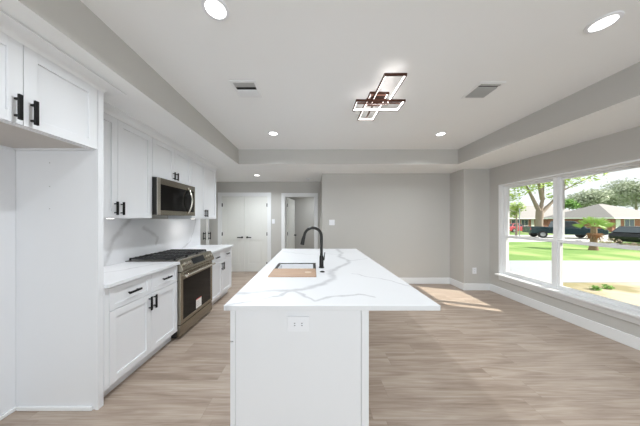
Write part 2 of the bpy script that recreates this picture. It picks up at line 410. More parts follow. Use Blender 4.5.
# panelled doors, local frame: hinge line at x=0, leaf runs to +x, face at y=0 .. y=-0.038
def door_leaf(name, w, h, lab, mirror=False, lever=True, knob_both=False, tall=False):
    root = struct(thing(name, (0, 0, 0), lab, 'door'), lab, 'door')
    s = -1 if mirror else 1
    b = MB(); st = 0.11
    def bx(x0, x1, y0, y1, z0, z1):
        a, e = sorted((s*x0, s*x1)); b.box(a, e, y0, y1, z0, z1)
    bx(0, st, -0.038, 0, 0.01, h); bx(w-st, w, -0.038, 0, 0.01, h)
    for z0, z1 in ((0.01, 0.22), (0.86, 1.02), (h-0.12, h)): bx(st, w-st, -0.038, 0, z0, z1)
    for z0, z1 in ((0.22, 0.86), (1.02, h-0.12)):
        bx(st, w-st, -0.026, -0.012, z0, z1); bx(st+0.05, w-st-0.05, -0.032, -0.006, z0+0.05, z1-0.05)
    b.build('door_leaf', 'doorw', root, bevel=0.003)
    hx = s*(w-0.065)
    for side in ((-1, 1) if knob_both else (-1,)):
        y0 = -0.038 if side < 0 else 0.0
        hb = MB(); hb.lathe([(0.027, 0), (0.027, side*0.008), (0.011, side*0.010), (0.010, side*0.045)], (hx, y0, 0.93), 'y', 16)
        if lever:
            a, e = sorted((hx+s*0.012, hx-s*0.12)); hb.box(a, e, *sorted((y0+side*0.036, y0+side*0.050)), 0.917, 0.943)
        else:
            hb.lathe([(0.010, side*0.03), (0.028, side*0.045), (0.030, side*0.055), (0.022, side*0.068)], (hx, y0, 0.93), 'y', 16)
        if tall: hb = MB().box(hx-0.024, hx+0.024, *sorted((y0, y0+side*0.012)), 0.94, 1.13).box(hx-0.012, hx+0.012, *sorted((y0+side*0.012, y0+side*0.060)), 0.97, 0.99).box(hx-0.012, hx+0.012, *sorted((y0+side*0.012, y0+side*0.060)), 1.08, 1.10).box(hx-0.012, hx+0.012, *sorted((y0+side*0.046, y0+side*0.062)), 0.95, 1.12)
        hb.build('door_handle', 'black', root)
    for z in (0.22, 1.02, 1.80):
        MB().tube([(s*-0.005, -0.042, z-0.045), (s*-0.005, -0.042, z+0.045)], 0.008, 8).box(*sorted((s*-0.004, s*0.022)), -0.0405, -0.037, z-0.045, z+0.045).build('hinge', 'black', root)
    return root
lw = (DX[1]-DX[0]-0.03)/2-0.002
d1 = door_leaf('door_1', lw, 2.03, 'left leaf of the white double closet doors'); d1.location = (DX[0]+0.014, YH+0.045, 0)
d2 = door_leaf('door_2', lw, 2.03, 'right leaf of the white double closet doors', mirror=True); d2.location = (DX[1]-0.014, YH+0.045, 0)
d3 = door_leaf('door_3', 0.765, 2.012, 'white door swung open into the room beyond', lever=False, knob_both=True)
d3.location = (SX[0]+0.022, YH+0.125, 0); d3.rotation_euler = (0, 0, math.radians(80))
d4 = door_leaf('door_4', 0.76, 2.01, 'white side door seen edge on past the cabinets', knob_both=True, tall=True)
d4.location = (-2.735, 5.385, 0); d4.rotation_euler = (0, 0, math.radians(-63))

# ------------------------------------------------------------------ the window
b = MB(); e = 0.02
b.box(XR-0.004, 3.70, WY0, WY0+e, WZ0, WZ1).box(XR-0.004, 3.70, WY1-e, WY1, WZ0, WZ1).box(XR-0.004, 3.70, WY0+e, WY1-e, WZ1-e, WZ1)
struct(b.build('trim_4', 'white'), 'white jamb lining inside the window opening', 'trim')
b = MB(); b.box(3.45, 3.595, 2.12, 3.935, 0.362, 0.392).box(XR-0.018, XR, 2.14, 3.915, 0.275, 0.362)
struct(b.build('trim_5', 'white', bevel=0.004), 'white window stool and apron', 'trim')
b = MB(); b.box(3.595, 3.70, WY0+e, WY1-e, 0.362, 0.392)
struct(b.build('trim_6', 'white'), 'white sill under the sashes', 'trim')
def window(name, y0, y1, lab):
    root = struct(thing(name, (3.63, (y0+y1)/2, 0.392), lab, 'window'), lab, 'window')
    z0, z1, fw = 0.392, WZ1-e, 0.025
    f = MB(); f.box(3.585, 3.67, y0, y0+fw, z0, z1).box(3.585, 3.67, y1-fw, y1, z0, z1).box(3.585, 3.67, y0+fw, y1-fw, z0, z0+0.02).box(3.585, 3.67, y0+fw, y1-fw, z1-0.025, z1)
    f.build('window_frame', 'white', root)
    def sash(nm, x0, x1, a, bb, rb, rt):
        s = MB(); sw = 0.028; ya, yb = y0+fw, y1-fw
        s.box(x0, x1, ya, ya+sw, a, bb).box(x0, x1, yb-sw, yb, a, bb).box(x0, x1, ya+sw, yb-sw, a, a+rb).box(x0, x1, ya+sw, yb-sw, bb-rt, bb)
        o = s.build(nm, 'white', root)
        xm = (x0+x1)/2
        box(xm-0.002, xm+0.002, ya+sw, yb-sw, a+rb, bb-rt).build('glass_pane', 'glass', o)
        return o
    sash('upper_sash', 3.632, 3.662, 1.065, z1-0.025, 0.045, 0.028)
    lo = sash('lower_sash', 3.595, 3.627, z0+0.02, 1.115, 0.035, 0.045)
    for k in (0.3, 0.7):
        yy = y0+(y1-y0)*k
        box(3.596, 3.616, yy-0.025, yy+0.025, 1.115, 1.128).build('sash_lock', 'white', lo)
    return root
ym = (WY0+WY1)/2
window('window_1', ym, WY1-e, 'left white double hung window')
window('window_2', WY0+e, ym, 'right white double hung window')

# ------------------------------------------------------------------ kitchen cabinets along the left wall
def shaker(b, xf, y0, y1, z0, z1, rail=0.058, th=0.02, rec=0.010):
    x0 = xf-th
    b.box(x0, xf, y0, y0+rail, z0, z1).box(x0, xf, y1-rail, y1, z0, z1)
    b.box(x0, xf, y0+rail, y1-rail, z0, z0+rail).box(x0, xf, y0+rail, y1-rail, z1-rail, z1)
    b.box(x0, xf-rec, y0+rail, y1-rail, z0+rail, z1-rail)
    return b
def pull(parent, xf, y, z, length=0.15, vertical=True, w=0.016):
    b = MB(); h = length/2; o = 0.034
    if vertical:
        b.box(xf+o-0.011, xf+o, y-w/2, y+w/2, z-h, z+h)
        for s in (-1, 1): b.box(xf, xf+o-0.011, y-0.005, y+0.005, z+s*h*0.66-0.005, z+s*h*0.66+0.005)
    else:
        b.box(xf+o-0.011, xf+o, y-h, y+h, z-w/2, z+w/2)
        for s in (-1, 1): b.box(xf, xf+o-0.011, y+s*h*0.66-0.005, y+s*h*0.66+0.005, z-0.005, z+0.005)
    return b.build('handle', 'black', parent, label='matte black bar handle')
def cab_door(root, xf, y0, y1, z0, z1, hy, hz, hl=0.13, rail=0.058):
    d = shaker(MB(), xf, y0, y1, z0, z1, rail).build('door', 'cab', root, bevel=0.0015)
    pull(d, xf, hy, hz, hl)
    return d
g = 0.0015
def wall_cabinet(y0, y1, z0, z1, split, xf, hl, hz, lab, xb=XL+0.002, name='wall_cabinet'):
    root = thing(name, ((xb+xf)/2, (y0+y1)/2, z0), lab, 'cabinet', 'white wall cabinets of the kitchen')
    b = MB(); x1 = xf-0.02
    b.box(xb, x1, y0, y0+0.018, z0, z1).box(xb, x1, y1-0.018, y1, z0, z1).box(xb, x1, y0+0.018, y1-0.018, z1-0.018, z1)
    b.box(xb, xb+0.012, y0+0.018, y1-0.018, z0, z1-0.018).box(x1-0.02, x1, y0+0.018, y1-0.018, z0, z0+0.03)
    b.build('body', 'cab', root)
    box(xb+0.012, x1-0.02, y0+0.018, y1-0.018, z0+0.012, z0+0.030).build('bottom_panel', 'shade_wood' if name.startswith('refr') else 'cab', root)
    cab_door(root, xf, y0+g, split-g, z0+0.006, z1-0.006, split-0.032, hz, hl)
    cab_door(root, xf, split+g, y1-g, z0+0.006, z1-0.006, split+0.032, hz, hl)
    return root
UX = -1.855
wall_cabinet(1.575, 2.388, 1.42, 2.365, 1.968, UX, 0.125, 1.515, 'white two door wall cabinet between fridge alcove and microwave')
wall_cabinet(2.392, 3.158, 1.905, 2.365, 2.775, UX, 0.10, 1.985, 'short white two door cabinet directly above the microwave')
wall_cabinet(3.162, 3.97, 1.42, 2.365, 3.565, UX, 0.125, 1.515, 'white two door wall cabinet at the hall end beyond microwave')
# deep cabinet over the refrigerator alcove
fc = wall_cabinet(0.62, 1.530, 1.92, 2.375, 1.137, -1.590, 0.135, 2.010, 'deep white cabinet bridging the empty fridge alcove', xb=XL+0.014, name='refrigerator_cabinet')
# alcove side panel
sp = thing('alcove_gable', (-1.9, 1.55, 0), 'tall white panel closing the side of the fridge alcove', 'panel')
box(XL+0.002, -1.612, 1.536, 1.571, 0, 2.375).build('side_panel', 'cab', sp)
box(-1.612, -1.590, 1.532, 1.572, 0, 2.375).build('face_strip', 'cab', sp)
box(XL+0.03, -1.63, 1.522, 1.536, 0, 0.028).build('base_moulding', 'white', sp, bevel=0.004)
for z in (1.83, 1.655, 1.49):
    MB().lathe([(0.004, 0), (0.004, -0.002)], (-1.953, 1.536, z), 'y', 10).build('screw_cap', 'louver', sp)
bk = thing('alcove_liner', (XL+0.01, 1.0, 0), 'white back panel of the empty fridge alcove', 'panel')
box(XL+0.001, XL+0.012, -0.2, 1.534, 0, 2.375).build('back_panel', 'cab', bk)
box(XL+0.012, XL+0.026, -0.2, 1.534, 0, 0.028).build('base_moulding', 'white', bk, bevel=0.004)

# crown mouldings
def crown(name, xf, y0, y1, xend, z0, z1, proj, lab):
    n = 7; prof = [(-0.004, z0), (0.001, z0), (0.003, z0+0.010)]
    for k in range(n+1):
        a = k/n*PI/2
        prof.append((0.005+(proj-0.013)*(1-math.cos(a)), z0+0.012+(z1-z0-0.022)*math.sin(a)))
    prof += [(proj, z1-0.008), (proj, z1), (-0.004, z1)]
    rings = [[(xf+d, y0, z) for d, z in prof], [(xf+d, y1+d, z) for d, z in prof], [(xend, y1+d, z) for d, z in prof]]
    return struct(MB().loft(rings).build(name, 'white', smooth=True), lab, 'trim')
crown('trim_7', -1.590, 0.2, 1.573, UX+0.09, 2.3695, SO-0.005, 0.092, 'white crown moulding above the fridge cabinet')
crown('trim_8', UX, 1.665, 3.972, XL+0.002, 2.362, SO-0.001, 0.080, 'white crown moulding above the wall cabinets')

# base cabinets
def base_cabinet(y0, y1, ya, yb, split, lab, filler=None):
    xf = -1.585; xb = XL+0.002
    root = thing('base_cabinet', ((xb+xf)/2, (y0+y1)/2, 0), lab, 'cabinet', 'white base cabinets of the kitchen')
    b = MB(); b.box(xb, xf-0.02, y0, y1, 0.10, 0.884)
    if filler: b.box(xf-0.02, xf-0.003, filler[0], filler[1], 0.10, 0.884)
    b.build('body', 'cab', root)
    box(xb, -1.66, y0+0.003, y1-0.003, 0, 0.10).build('toe_kick', 'cab', root)
    for a, e, hs in ((ya, split, -1), (split, yb, 1)):
        cab_door(root, xf, a+g, e-g, 0.108, 0.684, split+hs*0.030, 0.60, 0.13)
        d = shaker(MB(), xf, a+g, e-g, 0.690, 0.872, 0.042).build('drawer', 'cab', root, bevel=0.0015)
        pull(d, xf, (a+e)/2, 0.785, 0.125, False)
    return root
base_cabinet(1.575, 2.425, 1.612, 2.423, 2.03, 'white base cabinet nearest, between the tall panel and the range', (1.575, 1.611))
base_cabinet(3.195, 4.03, 3.197, 4.028, 3.61, 'white base cabinet beyond the range at hall end')
def counter(y0, y1, lab):
    return tag(box(XL+0.0125, -1.555, y0, y1, 0.885, 0.915).build('countertop', 'quartz2', bevel=0.003), lab, 'countertop', 'white wall countertops')
counter(1.575, 2.425, 'white quartz countertop on the near base cabinet before the range')
counter(3.195, 4.05, 'white quartz countertop on the far base cabinet past the range')
tag(box(XL+0.001, XL+0.012, 1.575, 4.05, 0.888, 1.419).build('backsplash', 'splash'), 'white veined quartz backsplash slab between counters and wall cabinets', 'backsplash')

# under cabinet puck lights
for y, lab in ((1.99, 'small lit puck light under the nearest wall cabinet'), (3.36, 'small lit puck light under the wall cabinet past microwave')):
    r = thing('puck_light', (-1.95, y, 1.42), lab, 'light', 'under cabinet puck lights')
    MB().lathe([(0.034, 0.0115), (0.034, 0.001), (0.027, 0.001)], (-1.95, y, 1.42), 'z', 20).build('housing', 'steel2', r)
    MB().lathe([(0.026, 0.001), (0.026, -0.002), (0.02, -0.003)], (-1.95, y, 1.42), 'z', 20).build('lens', 'puck', r)
    area('puck_lamp', (-1.95, y, 1.412), (-0.1, 0, -1), 0.05, 0.05, 0.8, (1, 0.97, 0.92), shape='DISK')

# ------------------------------------------------------------------ microwave
mw = thing('microwave', (-2.0, 2.775, 1.465), 'stainless over the range microwave with black glass and bowed handle', 'microwave')
box(XL+0.013, -1.8065, 2.394, 3.154, 1.472, 1.903).build('case', 'darkcase', mw)
b = MB(); fx0, fx1 = -1.806, -1.799; y0, y1, z0, z1 = 2.394, 3.156, 1.465, 1.903
b.box(fx0, fx1, y1-0.03, y1, z0, z1).box(fx0, fx1, y0+0.05, y1-0.03, z0, z0+0.055).box(fx0, fx1, y0+0.05, y1-0.03, z1-0.075, z1)
b.build('front_frame', 'steel', mw)
box(fx0, fx1, y0, y0+0.05, z0, z1).build('edge_strip', 'steel2', mw)
box(fx0, fx1-0.004, y0+0.05, 2.94, z0+0.055, z1-0.075).build('door_window', 'glassblack', mw)
kp = box(fx0, fx1-0.002, 2.942, y1-0.03, z0+0.055, z1-0.075).build('control_panel', 'glassblack', mw)
box(fx1-0.0025, fx1-0.001, 3.03, 3.10, 1.76, 1.79).build('clock_display', 'display', kp)
pts = [(-1.800+0.055*math.sin(k/12*PI)+0.004, 2.985+0.0*k, 1.50+0.36*k/12) for k in range(13)]
MB().tube(pts, 0.013, 10).build('handle', 'steel2', mw, smooth=True)
b = MB(); b.box(-2.12, -1.92, 2.46, 2.72, 1.466, 1.4725).box(-2.12, -1.92, 2.83, 3.09, 1.466, 1.4725)
b.build('grease_filter', 'steel', mw)

# ------------------------------------------------------------------ gas range
rg = thing('gas_range', (-1.88, 2.81, 0), 'stainless slide in gas range with black glass oven door', 'range')
ry0, ry1 = 2.429, 3.191
box(XL+0.013, -1.600, ry0, ry1, 0.03, 0.895).build('body', 'darkcase', rg)
box(XL+0.013, -1.60, ry0-0.003, ry1+0.003, 0.9155, 0.924).build('cooktop', 'darksteel', rg)
box(XL+0.015, -1.60, ry0, ry1, 0.895, 0.9155).build('cooktop_tray', 'darkcase', rg)
for k in range(3):
    a = ry0+0.02+k*0.242; e = a+0.236; b = MB(); zt = 0.955
    for y in (a+0.006, a+0.085, a+0.151, e-0.006): b.box(-2.175, -1.635, y-0.0045, y+0.0045, 0.940, zt)
    for x in (-2.168, -2.04, -1.91, -1.77, -1.642): b.box(x-0.0045, x+0.0045, a, e, 0.940, zt-0.004)
    for x in (-2.168, -1.642):
        for y in (a+0.006, e-0.006): b.box(x-0.008, x+0.008, y-0.008, y+0.008, 0.924, 0.94)
    b.build('grate', 'iron', rg)
for x, y, r_ in ((-2.04, 2.56, 0.04), (-1.77, 2.56, 0.05), (-1.905, 2.81, 0.055), (-2.04, 3.06, 0.045), (-1.77, 3.06, 0.045)):
    MB().lathe([(r_, 0), (r_, 0.009), (r_*0.7, 0.010), (r_*0.7, 0.019), (r_*0.3, 0.021)], (x, y, 0.924), 'z', 20).build('burner', 'iron', rg)
# slanted control fascia
cp = MB().prism([(-1.60, 0.795), (-1.530, 0.795), (-1.520, 0.815), (-1.575, 0.925), (-1.60, 0.928)], 'y', ry0-0.003, ry1+0.003).build('control_panel', 'steel', rg, bevel=0.003)
nx, nz = 0.110, 0.055; ln = math.hypot(nx, nz); nx, nz = nx/ln, nz/ln
def fascia_pt(t): return (-1.520-0.055*t, 0.815+0.11*t)
for y in (2.50, 2.585, 3.02, 3.105):
    cx, cz = fascia_pt(0.5); b = MB()
    b.tube([(cx, y, cz), (cx+nx*0.006, y, cz+nz*0.006), (cx+nx*0.007, y, cz+nz*0.007), (cx+nx*0.030, y, cz+nz*0.030)], [0.027, 0.027, 0.021, 0.019], 20)
    kb = b.build('knob', 'steel2', rg, smooth=True)
a0, a1 = fascia_pt(0.2), fascia_pt(0.85)
MB().loft([[(a0[0], 2.66, a0[1]), (a0[0], 2.94, a0[1]), (a1[0], 2.94, a1[1]), (a1[0], 2.66, a1[1])],
           [(a0[0]+nx*.002, 2.66, a0[1]+nz*.002), (a0[0]+nx*.002, 2.94, a0[1]+nz*.002), (a1[0]+nx*.002, 2.94, a1[1]+nz*.002), (a1[0]+nx*.002, 2.66, a1[1]+nz*.002)]]).build('display', 'display', rg)
# oven door
b = MB(); dx0, dx1, dz0, dz1 = -1.598, -1.552, 0.168, 0.785
b.box(dx0, dx1, ry0, ry0+0.048, dz0, dz1).box(dx0, dx1, ry1-0.048, ry1, dz0, dz1).box(dx0, dx1, ry0+0.048, ry1-0.048, dz0, dz0+0.045).box(dx0, dx1, ry0+0.048, ry1-0.048, dz1-0.095, dz1)
od = b.build('oven_door', 'steel', rg, bevel=0.003)
box(dx0, dx1-0.003, ry0+0.048, ry1-0.048, dz0+0.045, dz1-0.095).build('door_glass', 'glassblack', od)
MB().tube([(-1.500, ry0+0.03, 0.742), (-1.500, ry1-0.03, 0.742)], 0.0135, 12).box(-1.553, -1.503, ry0+0.045, ry0+0.065, 0.733, 0.751).box(-1.553, -1.503, ry1-0.065, ry1-0.045, 0.733, 0.751).build('handle', 'steel2', od, smooth=True)
b = MB(); b.box(dx1-0.003, dx1-0.002, 2.755, 2.885, 0.222, 0.335, 'sticker').box(dx1-0.003, dx1-0.002, 2.755, 2.885, 0.335, 0.347, 'stickred')
for k in range(3): b.box(dx1-0.002, dx1-0.0017, 2.772, 2.868-0.02*k, 0.250+0.025*k, 0.255+0.025*k, 'louver')
b.build('energy_label', 'sticker', od, label='white paper label with a red top')
box(-1.598, -1.556, ry0, ry1, 0.025, 0.158).build('drawer', 'steel', rg, bevel=0.003)
box(-2.1, -1.63, ry0+0.03, ry1-0.03, 0.0, 0.03).build('foot_base', 'slot', rg)

# ------------------------------------------------------------------ island
il = thing('island_cabinet', (-0.07, 2.33, 0), 'white kitchen island cabinet with plain end panel', 'island')
IX0, IX1, IY0, IY1 = -0.470, 0.325, 1.222, 3.45
b = MB(); b.box(IX0, IX1, IY0+0.02, 1.70, 0.10, 0.884).box(IX0, IX1, 2.45, IY1, 0.10, 0.884).box(0.12, IX1, 1.70, 2.45, 0.10, 0.884)
b.box(IX0, 0.12, 1.70, 2.45, 0.10, 0.60).box(IX0+0.07, IX1, IY0+0.02, IY1, 0, 0.10)
b.build('body', 'cab', il)
box(IX0+0.0135, IX1-0.042, IY0, IY0+0.02, 0, 0.884).build('end_panel', 'cab', il)
box(IX1-0.040, IX1+0.004, IY0-0.004, IY0+0.02, 0, 0.884).build('corner_post', 'cab', il, bevel=0.002)
box(IX0, IX0+0.012, IY0-0.002, IY0+0.02, 0.10, 0.884).build('face_frame', 'cab', il, bevel=0.002)
ys = [IY0+0.003, 1.70, 2.075, 2.45, 2.95, IY1]
for k in range(5):
    a, e = ys[k]+g, ys[k+1]-g
    b = MB(); shaker(b, -(IX0)+0.020, a, e, 0.108, 0.684)
    for v in b.bm.verts: v.co.x = -v.co.x
    d = b.build('door', 'cab', il)
    box(IX0-0.054, IX0-0.043, e-0.043, e-0.03, 0.53, 0.66).box(IX0-0.043, IX0-0.02, e-0.041, e-0.032, 0.55, 0.56).box(IX0-0.043, IX0-0.02, e-0.041, e-0.032, 0.63, 0.64).build('handle', 'black', d, label='matte black bar handle')
    b = MB(); shaker(b, -(IX0)+0.020, a, e, 0.690, 0.872, 0.042)
    for v in b.bm.verts: v.co.x = -v.co.x
    d = b.build('drawer', 'cab', il)
    ymid = (a+e)/2
    box(IX0-0.054, IX0-0.043, ymid-0.065, ymid+0.065, 0.775, 0.788).box(IX0-0.043, IX0-0.02, ymid-0.05, ymid-0.04, 0.777, 0.786).box(IX0-0.043, IX0-0.02, ymid+0.04, ymid+0.05, 0.777, 0.786).build('handle', 'black', d, label='matte black bar handle')

# slab with the sink cut-out
HX0, HX1, HY0, HY1 = -0.392, 0.030, 1.778, 2.375
CX0, CX1, CY0, CY1 = -0.514, 0.734, 1.190, 3.515
b = MB(); xs = [CX0, HX0, HX1, CX1]; yy = [CY0, HY0, HY1, CY1]; V = {}
for k, z in enumerate((0.885, 0.915)):
    for i, x in enumerate(xs):
        for j, y in enumerate(yy): V[i, j, k] = b.bm.verts.new((x, y, z))
for i in range(3):
    for j in range(3):
        if (i, j) == (1, 1): continue
        for k in (0, 1): b.bm.faces.new([V[i, j, k], V[i+1, j, k], V[i+1, j+1, k], V[i, j+1, k]])
for i in range(3):
    for j in (0, 3): b.bm.faces.new([V[i, j, 0], V[i+1, j, 0], V[i+1, j, 1], V[i, j, 1]])
    for j in (0, 3): b.bm.faces.new([V[j, i, 0], V[j, i+1, 0], V[j, i+1, 1], V[j, i, 1]])
for j in (1, 2):
    b.bm.faces.new([V[1, j, 0], V[2, j, 0], V[2, j, 1], V[1, j, 1]]); b.bm.faces.new([V[j, 1, 0], V[j, 2, 0], V[j, 2, 1], V[j, 1, 1]])
tag(b.build('island_countertop', 'quartz', bevel=0.003), 'large white quartz island countertop with grey veins and sink cut out', 'countertop')

# sink
sk = thing('sink', (-0.18, 2.076, 0.67), 'undermount sink with bright basin and black ledge in island', 'sink')
b = MB(); o_ = 0.028; ob = 0.014
b.box(HX0+0.001, HX0+o_, HY0+0.001, HY1-0.001, 0.904, 0.911).box(HX1-o_, HX1-0.001, HY0+0.001, HY1-0.001, 0.904, 0.911)
b.box(HX0+o_, HX1-o_, HY0+0.001, HY0+ob, 0.904, 0.911).box(HX0+o_, HX1-o_, HY1-ob, HY1-0.001, 0.904, 0.911)
b.build('ledge', 'black', sk, label='black ledge rim')
b = MB(); bx0, bx1, by0, by1 = HX0+o_, HX1-o_, HY0+ob, HY1-ob; q = 0.008
b.box(bx0, bx0+q, by0, by1, 0.66, 0.904).box(bx1-q, bx1, by0, by1, 0.66, 0.904).box(bx0, bx1, by0, by0+q, 0.66, 0.904).box(bx0, bx1, by1-q, by1, 0.66, 0.904).box(bx0-q, bx1+q, by0-q, by1+q, 0.65, 0.66)
b.build('basin', 'basin', sk)
MB().lathe([(0.045, 0), (0.045, 0.003), (0.03, 0.003), (0.02, -0.001)], (-0.18, 2.1, 0.66), 'z', 20).build('drain', 'steel2', sk)
cb = thing('cutting_board', (-0.18, 1.92, 0.911), 'tan wooden board laid across the near half of the sink', 'cutting board')
box(HX0+0.003, HX1-0.003, HY0+0.003, 2.06, 0.9115, 0.923).build('board', 'wood', cb, bevel=0.003)
MB().lathe([(0.032, 0), (0.032, 0.0006)], (-0.045, 1.915, 0.923), 'z', 24).build('paper_mark', 'palemark', cb, label='pale round mark')

# faucet
fa = thing('faucet', (0.087, 2.13, 0.915), 'tall gunmetal gooseneck pull down faucet beside the sink', 'faucet')
fx, fy = 0.087, 2.13
MB().lathe([(0.029, 0), (0.029, 0.006), (0.023, 0.012), (0.021, 0.11), (0.0165, 0.125)], (fx, fy, 0.915), 'z', 20).build('base', 'gun', fa, smooth=True)
rr = 0.088; zc = 1.236
pts = [(fx, fy, 1.03), (fx, fy, 1.12)]+[(fx-rr+rr*math.cos(a), fy, zc+rr*math.sin(a)) for a in [k*PI/14 for k in range(0, 14)]]
pts += [(fx-2*rr-0.004, fy, zc-0.005)]
MB().tube(pts, 0.0145, 14).build('spout', 'gun', fa, smooth=True)
MB().tube([(fx-2*rr-0.003, fy, zc+0.0), (fx-2*rr-0.012, fy, zc-0.03), (fx-2*rr-0.022, fy, zc-0.085)], [0.0165, 0.019, 0.021], 16).build('spray_head', 'gun', fa, smooth=True)
MB().tube([(fx+0.015, fy, 1.0), (fx+0.030, fy, 1.0)], 0.012, 12).tube([(fx+0.026, fy, 1.0), (fx+0.030, fy-0.005, 1.04), (fx+0.033, fy-0.02, 1.075)], [0.007, 0.006, 0.005], 10).build('lever', 'gun', fa, smooth=True)
tag(MB().lathe([(0.023, 0), (0.023, 0.004), (0.017, 0.005), (0.016, 0.008), (0.008, 0.009)], (0.088, 1.955, 0.915), 'z', 20).build('air_switch', 'gun'), 'round dark button on the island counter in front of faucet', 'switch')

# outlets and switches
def outlet(x, y, z, lab, horizontal, group='wall outlets'):
    r = thing('outlet', (x, y, z), lab, 'outlet', group)
    w_, h_ = (0.128, 0.086) if horizontal else (0.078, 0.122)
    box(x-w_/2, x+w_/2, y-0.011, y-0.0005, z-h_/2, z+h_/2).build('cover_plate', 'plate', r, bevel=0.002)
    for s in (-1, 1):
        ox, oz = (s*0.021, 0) if horizontal else (0, s*0.021)
        f_ = MB().lathe([(0.0165, -0.0108), (0.0165, -0.0125)], (x+ox, y, z+oz), 'y', 18).build('receptacle', 'plate', r)
        b_ = MB()
        for q in (-1, 1):
            if horizontal: b_.box(x+ox-0.004, x+ox+0.004, y-0.0135, y-0.0125, z+q*0.0065-0.0018, z+q*0.0065+0.0018)
            else: b_.box(x+ox+q*0.0065-0.0018, x+ox+q*0.0065+0.0018, y-0.0135, y-0.0125, z+oz-0.004, z+oz+0.004)
        b_.build('slots', 'slot', f_)
    return r
outlet(-0.086, IY0, 0.797, 'white horizontal outlet on the island end panel', True)
outlet(3.216, 4.13, 0.39, 'white outlet low on the boxed corner by the window', False)
def switch(x, y, z, gangs, lab):
    r = thing('light_switch', (x, y, z), lab, 'switch', 'wall light switches')
    w_ = 0.075+0.046*(gangs-1)
    box(x-w_/2, x+w_/2, y-0.006, y-0.0005, z-0.06, z+0.06).build('cover_plate', 'plate', r, bevel=0.002)
    for k in range(gangs):
        cx = x+(k-(gangs-1)/2)*0.046
        box(cx-0.0165, cx+0.0165, y-0.010, y-0.006, z-0.034, z+0.034).build('rocker', 'plate', r, bevel=0.002)
switch(-1.065, YH, 1.36, 1, 'white single light switch between the hall doors')
switch(0.415, YB, 1.345, 2, 'white double light switch on the far grey wall')

# ------------------------------------------------------------------ ceiling fittings
def downlight(x, y, z, lab, watts=CAN_W):
    r = thing('recessed_light', (x, y, z), lab, 'ceiling light', 'recessed ceiling lights')
    MB().loft([[(x+q*math.cos(k*PI/18), y+q*math.sin(k*PI/18), zz) for k in range(36)] for q, zz in ((0.078, z-0.0005), (0.076, z-0.006), (0.059, z-0.009), (0.057, z-0.0005))], closed=True).build('trim_ring', 'plate', r, smooth=True)
    MB().lathe([(0.057, -0.0005), (0.057, -0.005), (0.03, -0.0055)], (x, y, z), 'z', 32).build('lens', 'lens', r)
    area('downlight_lamp', (x, y, z-0.013), (0, 0, -1), 0.10, 0.10, watts, (0.90, 0.96, 1.0), spread=2.6, shape='DISK')
downlight(-0.59, 1.255, TR, 'recessed ceiling light nearest, above the aisle left of fixture')
downlight(1.885, 1.345, TR, 'recessed ceiling light nearest the window, right of the fixture')
downlight(-0.59, 3.07, TR, 'recessed ceiling light at the far left of the tray')
downlight(1.905, 3.09, TR, 'recessed ceiling light at the far right of the tray')
downlight(-1.28, 4.71, SO, 'recessed ceiling light over the hall by the double doors')
downlight(0.3, 6.3, SO, 'added unseen ceiling light brightening the room beyond the open door', 10)  # added lamp, lifts the room seen through the doorway
downlight(-3.3, 4.9, SO, 'added unseen ceiling light brightening the side closet', 12)  # added lamp, lifts the dark closet past the cabinets
sd = thing('smoke_detector', (-0.12, 5.1, SO), 'round white smoke detector on hall ceiling', 'smoke detector')
MB().lathe([(0.065, -0.001), (0.065, -0.018), (0.05, -0.034), (0.02, -0.036)], (-0.12, 5.1, SO), 'z', 24).build('housing', 'plate', sd, smooth=True)
MB().lathe([(0.012, -0.034), (0.012, -0.038)], (-0.12, 5.1, SO), 'z', 12).build('test_button', 'louver', sd)

def vent(x0, y0, lab, near=4, gap=0.048, far='white'):
    w_, l_ = 0.246, 0.262; x1, y1 = x0+w_, y0+l_
    r = thing('ceiling_vent', (x0+w_/2, y0+l_/2, TR), lab, 'vent', 'ceiling air vents')
    b = MB(); m_ = 0.026; za, zb = TR-0.008, TR-0.0005
    b.box(x0, x0+m_, y0, y1, za, zb).box(x1-m_, x1, y0, y1, za, zb).box(x0+m_, x1-m_, y0, y0+m_, za, zb).box(x0+m_, x1-m_, y1-m_, y1, za, zb)
    b.build('frame', 'white', r, bevel=0.002)
    box(x0+m_, x1-m_, y0+m_, y1-m_, TR-0.003, TR-0.0006).build('duct_opening', 'slot', r)
    b = MB()
    yb = y0+m_+0.004
    for k in range(near):
        b.prism([(yb+0.008, TR-0.012), (yb+0.006, TR-0.012), (yb, TR-0.004), (yb+0.002, TR-0.004)], 'x', x0+m_, x1-m_); yb += 0.0125
    b.box(x0+m_, x1-m_, yb, yb+0.007, TR-0.010, TR-0.003)
    b.build('near_louvers', 'louver', r)  # shade on the angled near slats is put into their grey
    b = MB(); yb += 0.007+gap
    while yb < y1-m_-0.010:
        b.prism([(yb+0.010, TR-0.014), (yb+0.008, TR-0.014), (yb, TR-0.003), (yb+0.002, TR-0.003)], 'x', x0+m_, x1-m_); yb += 0.0125
    b.build('far_louvers', far, r)
vent(-0.771, 1.90, 'square white ceiling vent with dark slot left of light fixture')
vent(1.555, 1.92, 'square white ceiling vent right of fixture toward the window', 1, 0.022, 'louver')  # far slats here carry the same painted shade grey

